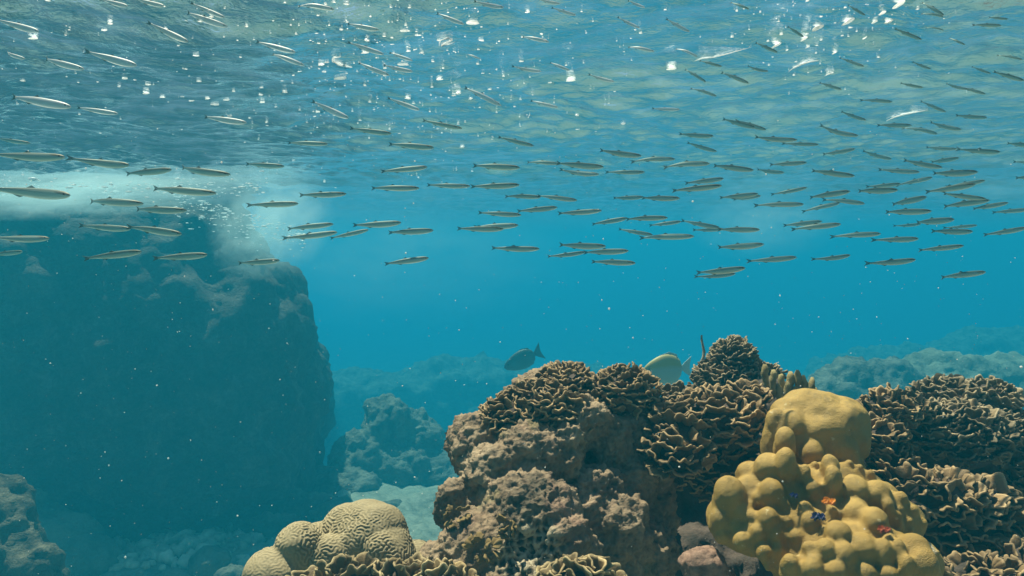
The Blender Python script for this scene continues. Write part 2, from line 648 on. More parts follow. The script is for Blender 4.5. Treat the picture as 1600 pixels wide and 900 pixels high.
# broken coral lying on the bottom at left: too many to count
Vs, Fs, o_ = [], [], 0
for k in range(1500):
    px = rng.normal(215, 120)
    d = rng.uniform(6.7, 9.4)
    p = P(px, 850, d)
    s = abs(rng.normal(0.03, 0.03)) + 0.015
    z = floor_h(np.array([p[0]]), np.array([p[1]]))[0]
    v = ICO1[0] * (s * rng.uniform(0.4, 1.3, 3)) * (1 + 0.25 * rng.normal(size=(len(ICO1[0]), 1)))
    q = Quaternion(unit(rng.normal(size=3)), rng.uniform(0, 6))
    v = v @ np.array(q.to_matrix()).T + np.array([p[0], p[1], z + s * 0.3])
    Vs.append(v)
    Fs.append(ICO1[1] + o_)
    o_ += len(v)
tag(obj('coral_rubble', new_mesh('coral_rubble', np.concatenate(Vs), np.concatenate(Fs), mat_plain('rubble', (0.16, 0.15, 0.11), (0.70, 0.66, 0.50), 3), smooth=False)),
    'pale broken coral rubble strewn over the bottom at left', kind='stuff')

# ------------------------------------------------------------------ near reef: boulder
ROCK = [(745, 700, 1.50, 48, 56), (768, 668, 1.54, 42, 32), (712, 790, 1.42, 37, 46), (740, 760, 1.45, 30, 40), (765, 770, 1.44, 46, 66), (830, 715, 1.46, 75, 62), (780, 740, 1.43, 55, 52),
        (880, 690, 1.47, 48, 45), (905, 660, 1.50, 58, 42), (950, 690, 1.52, 44, 55), (985, 665, 1.55, 45, 50), (828, 800, 1.36, 78, 70), (865, 850, 1.33, 55, 60), (760, 860, 1.33, 80, 62),
        (690, 885, 1.33, 52, 48), (935, 760, 1.45, 45, 42), (920, 800, 1.44, 50, 55), (985, 770, 1.50, 48, 60), (1020, 745, 1.53, 38, 55), (1025, 800, 1.52, 34, 70), (960, 840, 1.44, 70, 80),
        (870, 720, 1.45, 45, 40), (1005, 870, 1.45, 55, 70), (880, 650, 1.62, 110, 80), (880, 780, 1.66, 165, 150), (860, 900, 1.55, 190, 110), (650, 900, 1.36, 40, 30), (815, 905, 1.28, 80, 40),
        (1003, 790, 1.47, 20, 22), (1030, 690, 1.56, 26, 30), (905, 880, 1.36, 45, 50), (800, 765, 1.40, 30, 26)]
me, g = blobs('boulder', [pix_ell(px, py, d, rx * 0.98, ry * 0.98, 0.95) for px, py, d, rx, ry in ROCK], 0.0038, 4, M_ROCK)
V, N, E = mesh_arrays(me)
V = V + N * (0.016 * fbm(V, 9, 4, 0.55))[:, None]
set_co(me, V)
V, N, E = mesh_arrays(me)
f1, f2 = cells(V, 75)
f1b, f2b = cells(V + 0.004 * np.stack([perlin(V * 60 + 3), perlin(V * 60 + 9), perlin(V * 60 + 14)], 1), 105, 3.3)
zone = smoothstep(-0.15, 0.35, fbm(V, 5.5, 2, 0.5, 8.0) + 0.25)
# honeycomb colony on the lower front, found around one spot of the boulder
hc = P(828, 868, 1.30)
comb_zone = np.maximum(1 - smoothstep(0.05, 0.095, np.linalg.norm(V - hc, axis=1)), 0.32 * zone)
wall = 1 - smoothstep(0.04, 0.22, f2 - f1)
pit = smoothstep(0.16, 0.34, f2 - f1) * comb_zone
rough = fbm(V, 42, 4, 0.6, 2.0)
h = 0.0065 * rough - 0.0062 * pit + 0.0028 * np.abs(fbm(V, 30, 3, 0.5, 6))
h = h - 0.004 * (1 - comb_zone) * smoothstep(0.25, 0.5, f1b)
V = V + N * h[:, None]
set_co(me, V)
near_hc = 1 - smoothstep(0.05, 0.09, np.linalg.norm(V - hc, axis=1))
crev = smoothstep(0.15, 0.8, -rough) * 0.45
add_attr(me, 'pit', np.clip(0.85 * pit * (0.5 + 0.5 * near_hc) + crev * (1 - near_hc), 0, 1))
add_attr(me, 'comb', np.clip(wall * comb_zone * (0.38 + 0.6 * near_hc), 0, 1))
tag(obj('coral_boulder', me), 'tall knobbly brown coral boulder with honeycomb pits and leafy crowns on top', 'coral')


# ------------------------------------------------------------------ near reef: leaf corals
def frond_cloud(ells, count, size, seed, up=0.8, facing=-0.25, lean=0.45, flare=0.5, ruffle=1.0):
    r = np.random.default_rng(seed)
    cen = np.array([c for c, _ in ells])
    rad = np.array([rr[0] for _, rr in ells])
    area = rad.prod(1) ** (2 / 3)
    pts, nor = [], []
    tries = 0
    while len(pts) < count and tries < count * 60:
        tries += 1
        k = r.choice(len(ells), p=area / area.sum())
        u = unit(r.normal(size=3))
        p = cen[k] + u * rad[k]
        nn = unit(u / rad[k])
        tocam = unit(np.array([0, 0, CAM_Z]) - p)
        if nn @ tocam < facing and nn[2] < 0.3:
            continue
        if nn[2] < -0.55:
            continue
        if any((((p - cen[j]) / rad[j]) ** 2).sum() < 0.9 for j in range(len(ells)) if j != k):
            continue
        if pts and np.min(np.linalg.norm(np.array(pts) - p, axis=1)) < size * 0.52:
            continue
        pts.append(p)
        nor.append(nn)
    nu, nv = 19, 7
    th = np.linspace(-1, 1, nu)
    sv = np.linspace(0.12, 1, nv) ** 0.9
    TH, S = np.meshgrid(th, sv, indexing='ij')
    Vs, Fs, Rs, Ts, o = [], [], [], [], 0
    gf = grid_faces(nu, nv)
    # closing strips round the border of the grid
    bi = [i * nv for i in range(nu)] + [(nu - 1) * nv + j for j in range(1, nv)] + [i * nv + nv - 1 for i in range(nu - 2, -1, -1)] + [j for j in range(nv - 2, 0, -1)]
    bi = np.array(bi)
    nb = np.roll(bi, -1)
    ng = nu * nv
    for p, nn in zip(pts, nor):
        sz = size * r.uniform(0.7, 1.25)
        U = unit(lean * nn + up * np.array([0, 0, 1]) + 0.28 * r.normal(size=3))
        W = np.cross(U, nn)
        if np.linalg.norm(W) < 0.15:
            W = np.cross(U, r.normal(size=3))
        W = unit(W)
        a = r.normal(0, 0.32)
        Nn = unit(np.cross(W, U))
        if Nn @ nn < 0:
            Nn = -Nn
        W = unit(W * math.cos(a) + Nn * math.sin(a))
        Nn = unit(np.cross(W, U))
        if Nn @ nn < 0:
            Nn = -Nn
        span = r.uniform(0.95, 1.5)
        A = TH * span
        rr = S * (1 + 0.11 * np.sin(r.uniform(4, 6.5) * A + r.uniform(0, 6)) + 0.05 * np.sin(9 * A + r.uniform(0, 6)))
        w = sz * 0.62 * rr * np.sin(A) * r.uniform(0.95, 1.25)
        u = sz * (0.75 * rr * np.cos(A * 0.85))
        k1, k2 = r.uniform(3.5, 6.0), r.uniform(8, 12)
        off = sz * (flare * 0.55 * S ** 2 + ruffle * S ** 1.6 * (0.09 * np.sin(k1 * A + r.uniform(0, 6)) + 0.04 * np.sin(k2 * A + r.uniform(0, 6))) - r.uniform(0.15, 0.75) * (1 - np.cos(A)) * S)
        G = p - U * sz * 0.12 + w[..., None] * W + u[..., None] * U + off[..., None] * Nn
        du = np.gradient(G, axis=0)
        dv = np.gradient(G, axis=1)
        nm = unit(np.cross(du, dv)).reshape(-1, 3)
        G = G.reshape(-1, 3)
        t = (0.0010 + 0.0008 * S.reshape(-1, 1) ** 2) * (0.6 + sz / 0.08)
        fr_, bk = G + nm * t, G - nm * t
        rimv = np.maximum(smoothstep(0.86, 1.0, S), smoothstep(0.86, 1.0, np.abs(TH)) * smoothstep(0.3, 0.8, S)).reshape(-1)
        mid = G[bi] + (unit(G[bi] - (p + U * sz * 0.25)) * t[bi] * 0.9)
        Vs += [fr_, bk, mid]
        Rs += [rimv, rimv, np.maximum(rimv[bi], smoothstep(0.3, 0.8, S.reshape(-1)[bi]))]
        m0 = o + 2 * ng
        q = len(bi)
        Ts.append(np.full(2 * ng + q, r.choice([0.62, 0.8, 1.0, 1.0, 1.15, 1.35], p=[.14, .2, .26, .2, .14, .06]) * r.uniform(0.92, 1.08)))
        idx = np.arange(q)
        Fs += [gf + o, gf[:, ::-1] + o + ng,
               np.stack([o + nb, o + bi, m0 + idx, m0 + (idx + 1) % q], 1),
               np.stack([o + ng + bi, o + ng + nb, m0 + (idx + 1) % q, m0 + idx], 1)]
        o += 2 * ng + q
    return np.concatenate(Vs), np.concatenate(Fs), {'rim': np.concatenate(Rs), 'tint': np.concatenate(Ts)}


def leaf_coral(label, spec, count, size, seed, mat=M_FROND, name='leaf_coral', base=True, **kw):
    ells = [pix_ell(px, py + 7, dd, rx * 0.93, ry * 0.84, rd) for px, py, dd, rx, ry, rd in spec]
    root = empty(name, tuple(ells[0][0]))
    off = np.array(ells[0][0])
    if base:
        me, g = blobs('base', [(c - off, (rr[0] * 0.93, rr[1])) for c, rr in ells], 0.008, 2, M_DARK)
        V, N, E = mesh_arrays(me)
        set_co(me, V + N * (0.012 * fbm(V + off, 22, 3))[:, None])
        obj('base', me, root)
    V, F, rim = frond_cloud(ells, count, size, seed, **kw)
    obj('fronds', new_mesh('fronds', V - off, F, mat, attrs=rim), root)
    return tag(root, label, 'coral')


leaf_coral('brown leaf coral with pale ruffled rims crowning the left top of the boulder', [
    (855, 642, 1.52, 76, 56, 1), (795, 655, 1.50, 42, 44, 1), (885, 605, 1.55, 48, 42, 1), (830, 680, 1.49, 66, 44, 1), (905, 650, 1.53, 45, 45, 1)], 420, 0.026, 101, M_FROND, lean=0.6, up=0.75)
leaf_coral('brown leaf coral with golden rims on the right top of the boulder', [
    (978, 612, 1.54, 54, 44, 1), (1003, 645, 1.55, 36, 50, 1), (945, 620, 1.54, 32, 40, 1), (1000, 690, 1.56, 32, 42, 1)], 260, 0.025, 102, M_FROND, lean=0.6, up=0.75)
leaf_coral('large leafed brown coral between the boulder and the yellow coral', [
    (1120, 655, 1.50, 85, 50, 1), (1060, 670, 1.48, 48, 42, 1), (1060, 705, 1.45, 48, 42, 1), (1160, 640, 1.53, 42, 45, 1), (1130, 730, 1.55, 80, 60, .9)], 300, 0.031, 103, M_FROND, lean=0.6)
leaf_coral('small leafy colony in the notch beside the golden rimmed crown', [
    (1050, 622, 1.60, 26, 22, 1), (1078, 622, 1.62, 22, 20, 1)], 45, 0.026, 104, M_FROND2)
leaf_coral('peaked grey brown leaf coral, highest point of the reef', [
    (1140, 590, 1.85, 50, 40, 1), (1145, 560, 1.86, 34, 36, 1), (1110, 600, 1.84, 30, 40, 1), (1185, 590, 1.86, 40, 28, 1), (1148, 542, 1.87, 20, 18, 1)], 320, 0.024, 105, M_FROND2)
leaf_coral('brown leaf coral at the right shoulder of the yellow coral', [
    (1385, 640, 1.56, 38, 36, 1), (1375, 690, 1.48, 32, 42, 1), (1410, 640, 1.60, 36, 34, 1), (1395, 730, 1.46, 32, 40, 1)], 180, 0.027, 106, M_FROND)
leaf_coral('big rounded grey brown leaf coral mound near the right edge', [
    (1480, 630, 1.72, 62, 44, 1), (1535, 630, 1.74, 55, 44, 1), (1500, 680, 1.64, 72, 60, 1), (1560, 690, 1.66, 60, 52, 1), (1450, 670, 1.64, 42, 50, 1)], 380, 0.028, 107, M_FROND2)
leaf_coral('dark leaf coral running off the right edge', [
    (1610, 690, 1.68, 60, 50, 1), (1640, 740, 1.62, 70, 60, 1)], 200, 0.028, 108, M_FROND2)
leaf_coral('brown leaf coral with broad overlapping plates right of the yellow coral', [
    (1470, 775, 1.42, 62, 42, 1), (1530, 790, 1.44, 52, 46, 1), (1420, 770, 1.42, 36, 42, 1), (1480, 820, 1.42, 82, 50, 1), (1565, 830, 1.44, 42, 40, 1)], 290, 0.030, 109, M_FROND, up=0.55, lean=0.6, flare=0.9)
leaf_coral('low leaf coral in the bottom right corner', [
    (1540, 900, 1.30, 85, 30, 1), (1600, 880, 1.34, 40, 34, 1), (1470, 915, 1.26, 30, 22, 1)], 100, 0.030, 110, M_FROND, up=0.6, flare=0.8)
leaf_coral('small bright leaf coral with white zigzag rims at the bottom centre', [
    (905, 905, 1.20, 50, 30, 1), (870, 915, 1.20, 30, 26, 1), (940, 915, 1.22, 30, 26, 1)], 52, 0.030, 111, M_FROND3, lean=0.3, up=0.9)
leaf_coral('row of golden brown cup leaves at the foot of the brain coral', [
    (560, 905, 1.27, 70, 26, 1), (630, 905, 1.26, 60, 26, 1), (690, 905, 1.24, 50, 24, 1), (500, 915, 1.28, 50, 20, 1)], 85, 0.032, 112, M_FROND3, lean=0.35, up=0.9)

# dark rock that carries the right hand corals
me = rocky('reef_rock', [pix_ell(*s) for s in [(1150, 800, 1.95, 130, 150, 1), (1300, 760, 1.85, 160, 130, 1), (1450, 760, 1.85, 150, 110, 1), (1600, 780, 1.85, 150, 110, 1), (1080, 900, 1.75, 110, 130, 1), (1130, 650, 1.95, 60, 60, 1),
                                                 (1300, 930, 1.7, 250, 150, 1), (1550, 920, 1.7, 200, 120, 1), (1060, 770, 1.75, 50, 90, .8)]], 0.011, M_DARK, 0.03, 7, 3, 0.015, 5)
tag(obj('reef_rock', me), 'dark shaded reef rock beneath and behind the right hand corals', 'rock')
me = rocky('stone', [pix_ell(1100, 885, 1.28, 40, 32, 1), pix_ell(1125, 905, 1.28, 30, 25, 1)], 0.004, mat_plain('pink_rock', (0.13, 0.075, 0.055), (0.34, 0.22, 0.16), 60, bscale=200), 0.006, 30, 2, 0.004, 9)
tag(obj('stone', me), 'pinkish rough stone at the bottom edge left of the yellow coral', 'stone')

# ------------------------------------------------------------------ near reef: yellow lobed coral
DOME = [(1205, 752, 1.33, 56, 36), (1300, 765, 1.32, 82, 44), (1235, 790, 1.29, 112, 60), (1160, 808, 1.30, 56, 50), (1340, 820, 1.27, 106, 60), (1370, 800, 1.30, 45, 50), (1250, 838, 1.24, 96, 48), (1185, 838, 1.27, 60, 32),
        (1335, 870, 1.20, 104, 56), (1412, 880, 1.24, 62, 46), (1300, 897, 1.165, 84, 42), (1375, 908, 1.165, 84, 42), (1232, 874, 1.21, 44, 28)]
LOW = [(1170, 740, 1.27, 34, 26), (1140, 780, 1.28, 34, 40), (1128, 815, 1.27, 25, 28), (1200, 735, 1.28, 48, 34), (1226, 700, 1.29, 22, 32), (1228, 740, 1.29, 26, 40),
       (1257, 748, 1.25, 17, 26), (1296, 742, 1.25, 20, 32), (1300, 765, 1.25, 20, 34), (1205, 772, 1.24, 46, 30), (1160, 800, 1.24, 32, 26), (1268, 765, 1.23, 36, 22), (1335, 768, 1.26, 42, 30), (1370, 775, 1.27, 34, 30),
       (1335, 808, 1.22, 42, 34), (1255, 795, 1.22, 24, 18), (1285, 790, 1.215, 28, 18), (1300, 800, 1.215, 16, 14), (1265, 818, 1.21, 26, 24), (1308, 838, 1.195, 30, 30), (1365, 818, 1.23, 30, 30), (1387, 808, 1.25, 16, 30),
       (1402, 822, 1.255, 13, 24), (1200, 812, 1.22, 30, 26), (1185, 832, 1.21, 17, 17), (1214, 836, 1.205, 17, 18), (1243, 842, 1.20, 24, 20), (1288, 862, 1.19, 24, 24), (1265, 860, 1.19, 22, 20), (1345, 860, 1.20, 36, 34),
       (1320, 870, 1.19, 24, 26), (1378, 872, 1.215, 25, 32), (1404, 872, 1.225, 18, 30), (1425, 870, 1.25, 40, 42), (1440, 890, 1.24, 34, 40), (1416, 895, 1.21, 18, 30), (1160, 845, 1.24, 30, 17), (1195, 862, 1.23, 34, 17),
       (1235, 880, 1.21, 36, 20), (1268, 890, 1.18, 22, 24), (1305, 895, 1.175, 26, 24), (1350, 900, 1.18, 30, 28), (1388, 905, 1.195, 22, 26), (1130, 835, 1.255, 26, 17), (1270, 880, 1.22, 26, 20), (1150, 825, 1.235, 16, 15),
       (1176, 808, 1.225, 18, 16), (1230, 815, 1.213, 15, 14), (1225, 792, 1.222, 18, 15), (1145, 800, 1.245, 14, 12), (1220, 860, 1.205, 16, 14), (1185, 778, 1.235, 15, 14), (1390, 850, 1.24, 24, 20)]
UPP = [(1270, 676, 1.43, 74, 70), (1300, 668, 1.42, 56, 52), (1232, 665, 1.42, 36, 46), (1322, 672, 1.41, 34, 42), (1335, 690, 1.39, 25, 32), (1212, 672, 1.39, 23, 32), (1210, 700, 1.40, 22, 30),
       (1270, 690, 1.40, 60, 42), (1305, 700, 1.36, 22, 26), (1322, 720, 1.36, 20, 34), (1272, 712, 1.35, 18, 22), (1240, 660, 1.38, 22, 20), (1300, 655, 1.38, 34, 20), (1265, 650, 1.39, 24, 16), (1345, 670, 1.40, 16, 20), (1330, 740, 1.38, 26, 30), (1280, 740, 1.42, 60, 50)]


def dome_front(px, py):
    """distance at which the ray of a pixel meets the dome of the knobbly coral"""
    best = None
    o_ = np.array([0, 0, CAM_Z])
    q = P(px, py, 1.0) - o_
    for cx, cy_, d, rx, ry in DOME:
        c, (r, _) = pix_ell(cx, cy_, d, rx, ry, 0.7)
        a_, b_ = q / r, (o_ - c) / r
        A, B, C = a_ @ a_, 2 * a_ @ b_, b_ @ b_ - 1
        disc = B * B - 4 * A * C
        if disc > 0:
            f = (-B - math.sqrt(disc)) / (2 * A)
            best = f if best is None else min(best, f)
    return best


def lobed(name, label, spec, seed, knobs=True):
    ell = []
    if not knobs:
        ell = [pix_ell(px, py, d, rx, ry, 0.95) for px, py, d, rx, ry in spec]
    else:
        ell = [pix_ell(px, py, d, rx, ry, 0.7) for px, py, d, rx, ry in DOME]
        r2 = np.random.default_rng(17)
        pts = [(px, py, min(rx, ry), ry / rx) for px, py, d, rx, ry in spec]
        for k in range(3000):                     # smaller knobs in the gaps
            px, py = r2.uniform(1095, 1480), r2.uniform(700, 915)
            rr = r2.uniform(7, 12)
            if dome_front(px, py) and all(math.hypot(px - a, py - b) > 0.85 * (rr + c) for a, b, c, e in pts):
                pts.append((px, py, rr, 1.0))
        for px, py, rr, asp in pts:
            d = dome_front(px, py) or dome_front(px, py + 20) or 1.29
            rm = m_px(rr, d)
            c = P(px, py + rr * 0.15, d + rm * 0.15)
            tall = min(max(asp, 1.0), 1.8)
            up_ = unit(unit(np.array([0, 0, CAM_Z]) - c) * 0.7 + np.array([0, 0, 0.8]))
            ell.append((c, (np.array([rm * 0.80, rm * 0.80, rm * 0.80 * tall]), None)))
            ell.append((c + up_ * rm * 0.42 * tall ** 2, (np.array([rm * 0.70, rm * 0.70, rm * 0.72 * tall]), None)))
    me, g = blobs(name, ell, 0.0028, 6 if knobs else 14, M_LOBED)
    V, N, E = mesh_arrays(me)
    V = V + N * ((0.004 if knobs else 0.009) * fbm(V, 16, 2, 0.5, seed) + 0.0008 * fbm(V, 70, 2))[:, None]
    set_co(me, V)
    add_attr(me, 'lit_or_worn', np.clip(1.2 * (1 - smoothstep(0.010, 0.026, np.linalg.norm(V - P(1446, 850, dome_front(1440, 856)), axis=1) + 0.006 * fbm(V, 60, 2))), 0, 1))  # bright upward facing side painted in as a white patch
    return tag(obj(name, me), label, 'coral')


lobed('lobed_coral', 'big yellow coral covered in finger and knob lobes with painted sunlit patch at right', LOW, 1.0)
lobed('lobed_coral', 'smoother rounded yellow coral head standing behind the knobbly one', UPP, 4.0, False)

# christmas tree worms on it
_mw = {}


def worm(label, px, py, d, col, s):
    if col not in _mw:
        _mw[col] = Mat('worm_%d' % len(_mw), 0.5, 0.3).base(col).m
    Vs, Fs, o = [], [], 0
    for side in (-1, 1):
        for ring in range(5):
            rr = s * (1 - ring * 0.17)
            for k in range(14):
                a = k / 14 * 2 * math.pi + ring * 0.3
                dirv = np.array([math.cos(a), math.sin(a), 0.35]) * rng.uniform(0.7, 1.15) + rng.normal(0, 0.12, 3)
                c = np.array([side * s * 0.75, 0, ring * s * 0.38])
                tip = c + dirv * rr
                wv = np.cross(dirv, [0, 0, 1]) * s * 0.14
                upv = np.array([0, 0, s * 0.09])
                Vs += [c - wv, c + wv, tip + wv, tip - wv, c + upv, tip + upv]
                Fs += [(o, o + 1, o + 2, o + 3), (o + 1, o + 4, o + 5, o + 2), (o + 4, o, o + 3, o + 5)]
                o += 6
    me = new_mesh('tube_worm', np.array(Vs), Fs, _mw[col], smooth=False)
    ob = obj('tube_worm', me, loc=tuple(P(px, py, (dome_front(px, py) or d + 0.03) - 0.020)))
    ob.rotation_euler = (R(50), R(10), 0)
    return tag(ob, label, 'worm', 'feathery tube worms on the yellow coral')


worm('orange feathery tube worm in the middle of the knobbly yellow coral', 1294, 784, 1.185, (0.80, 0.30, 0.03), 0.0068)
worm('dark blue tube worm below the orange one on the yellow coral', 1277, 808, 1.18, (0.012, 0.02, 0.11), 0.007)
worm('small blue tube worm upper left of the orange one', 1240, 774, 1.195, (0.02, 0.03, 0.16), 0.004)
worm('red tube worm at the right side of the yellow coral', 1380, 828, 1.19, (0.40, 0.08, 0.03), 0.006)

# ------------------------------------------------------------------ near reef: brain coral
BR = [(572, 850, 1.46, 66, 66), (545, 835, 1.47, 46, 46), (602, 872, 1.42, 48, 56), (468, 860, 1.40, 42, 44), (432, 905, 1.38, 52, 52), (515, 885, 1.40, 44, 50), (540, 845, 1.405, 18, 16), (590, 830, 1.44, 45, 42),
      (560, 920, 1.42, 100, 60), (460, 930, 1.42, 80, 50), (655, 880, 1.55, 34, 34), (500, 850, 1.46, 40, 34)]
me, g = blobs('brain_coral', [pix_ell(px, py, d, rx, ry, 0.95) for px, py, d, rx, ry in BR], 0.0014, 10, M_BRAIN)
V, N, E = mesh_arrays(me)
V = V + N * (0.006 * fbm(V, 12, 2))[:, None]
set_co(me, V)
V, N, E = mesh_arrays(me)
u = rng.normal(0, 0.1, len(V))
lap = lambda x: g.avg(x) - x
k2 = 1.05                                    # pattern wave number on the mesh
for it in range(200):                        # Swift-Hohenberg: labyrinth of ridges
    Lu = 4 * lap(u) + k2 * u
    u = np.clip(u + 0.034 * (1.3 * u - (4 * lap(Lu) + k2 * Lu) - u ** 3), -3, 3)
u = u / (np.abs(u).mean() * 1.6 + 1e-9)
ridge = smoothstep(-0.8, 0.8, u)
lit_or_worn = smoothstep(0.0, 0.55, fbm(V, 9, 3, 0.5, 3.0) + 0.25)
ridge = 0.62 + (ridge - 0.62) * (0.25 + 0.75 * lit_or_worn)
V = V + N * (0.0019 * (ridge - 0.5) + 0.0008 * fbm(V, 45, 2))[:, None]
set_co(me, V)
add_attr(me, 'ridge', ridge)
tag(obj('brain_coral', me), 'tan brain coral with grooved winding ridges in rounded lobes', 'coral')


# ------------------------------------------------------------------ finger coral, whip, leaf algae
def tube(pts, rads, ns=9):
    pts = np.array(pts, float)
    V, F = [], []
    t = np.gradient(pts, axis=0)
    for k in range(len(pts)):
        tt = unit(t[k])
        a = unit(np.cross(tt, [0.3, 1, 0.1]))
        b = np.cross(tt, a)
        for j in range(ns):
            an = 2 * math.pi * j / ns
            V.append(pts[k] + rads[k] * (a * math.cos(an) + b * math.sin(an)))
    for k in range(len(pts) - 1):
        for j in range(ns):
            F.append((k * ns + j, k * ns + (j + 1) % ns, (k + 1) * ns + (j + 1) % ns, (k + 1) * ns + j))
    V.append(pts[0])
    V.append(pts[-1])
    for j in range(ns):
        F.append((len(V) - 2, (j + 1) % ns, j))
        F.append((len(V) - 1, (len(pts) - 1) * ns + j, (len(pts) - 1) * ns + (j + 1) % ns))
    return V, F


fc = [(1208, 578, 22, 9), (1222, 585, 26, 8), (1235, 580, 34, 10), (1247, 578, 38, 9), (1257, 588, 30, 9), (1270, 588, 36, 8), (1216, 600, 26, 9), (1231, 598, 24, 8), (1262, 604, 24, 8), (1244, 602, 20, 8), (1275, 605, 20, 7), (1195, 570, 22, 9)]
Vs, Fs = [], []
for px, py, hpx, rpx in fc:
    d = 1.66 + rng.uniform(-0.03, 0.03)
    b, t = P(px + rng.normal(0, 3), py + hpx + 12, d), P(px, py, d)
    r0 = m_px(rpx, d) * 0.55
    k = np.linspace(0, 1, 8)
    pts = b + (t - b) * k[:, None] + 0.002 * rng.normal(size=(8, 3))
    v, f = tube(pts, r0 * np.array([0.85, .9, .95, 1.05, 1.1, 1.15, 1.0, 0.45]), 10)
    Fs += [tuple(i + len(Vs) for i in q) for q in f]
    Vs += v
Vs = np.array(Vs)
off = P(1240, 625, 1.66)
root = empty('finger_coral', tuple(off))
obj('fingers', new_mesh('fingers', Vs - off, Fs, mat_plain('finger_coral', (0.22, 0.17, 0.07), (0.45, 0.37, 0.18), 40, bscale=200)), root)
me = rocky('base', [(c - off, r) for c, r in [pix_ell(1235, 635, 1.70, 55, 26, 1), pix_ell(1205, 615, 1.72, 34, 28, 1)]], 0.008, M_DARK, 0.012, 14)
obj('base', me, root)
tag(root, 'cluster of stubby olive finger corals above the yellow head', 'coral')

d = 1.85
pts = [P(1098 + 2 * math.sin(k * 1.3), 600 - 76 * k / 9, d) for k in range(10)]
v, f = tube(pts, [0.0055 - 0.0003 * k for k in range(9)] + [0.0015], 8)
v = np.array(v)
v = v + 0.002 * unit(rng.normal(size=v.shape))
tag(obj('sea_whip', new_mesh('sea_whip', v, f, mat_plain('sea_whip', (0.25, 0.22, 0.16), (0.5, 0.46, 0.36), 60))), 'thin upright sea whip beside the peaked coral', 'coral')

_ml = mat_plain('leaf_alga', (0.13, 0.085, 0.03), (0.27, 0.19, 0.08), 40, bscale=120, bdist=0.001)
for lab, px, py, dd, nf, ss, sd_ in [('tuft of thin brown leaf algae on the left foot of the boulder', 715, 808, 1.33, 9, 0.015, 201),
                                     ('tuft of brown leaf algae on the ledge right of the left foot', 798, 826, 1.285, 7, 0.015, 202),
                                     ('tuft of yellowish leaf algae low on the boulder front', 752, 858, 1.25, 9, 0.016, 203)]:
    c = P(px, py, dd)
    V, F, rim = frond_cloud([(np.zeros(3) + c, (np.array([0.022, 0.015, 0.014]), None))], nf, ss, sd_, flare=1.2, up=0.5, lean=0.7)
    tag(obj('leaf_alga', new_mesh('leaf_alga', V - c, F, _ml, attrs=rim), loc=tuple(c)), lab, 'algae')


# ------------------------------------------------------------------ fish
def mat_fish(name, alpha, white):
    m = Mat(name, 0.5, 0.3)
    m.base(m.mix(white, m.attr('pig', 'Color'), (0.86, 0.9, 0.95)))
    m.b.inputs['Metallic'].default_value = 0.25
    m.b.inputs['Alpha'].default_value = alpha
    return m.m


M_FISH = mat_fish('silver_fish', 0.74, 0.0)
M_GLASSY_GLINT = mat_fish('glassy_glint_fish', 0.55, 0.6)  # white glints mixed into the colour of the fish near the surface
M_FIN = Mat('fish_fin', 0.5, 0.3).base((0.14, 0.19, 0.17)).m
M_FIN.node_tree.nodes['Principled BSDF'].inputs['Alpha'].default_value = 0.6
M_EYE = Mat('fish_eye', 0.2, 0.5).base((0.02, 0.02, 0.02)).m


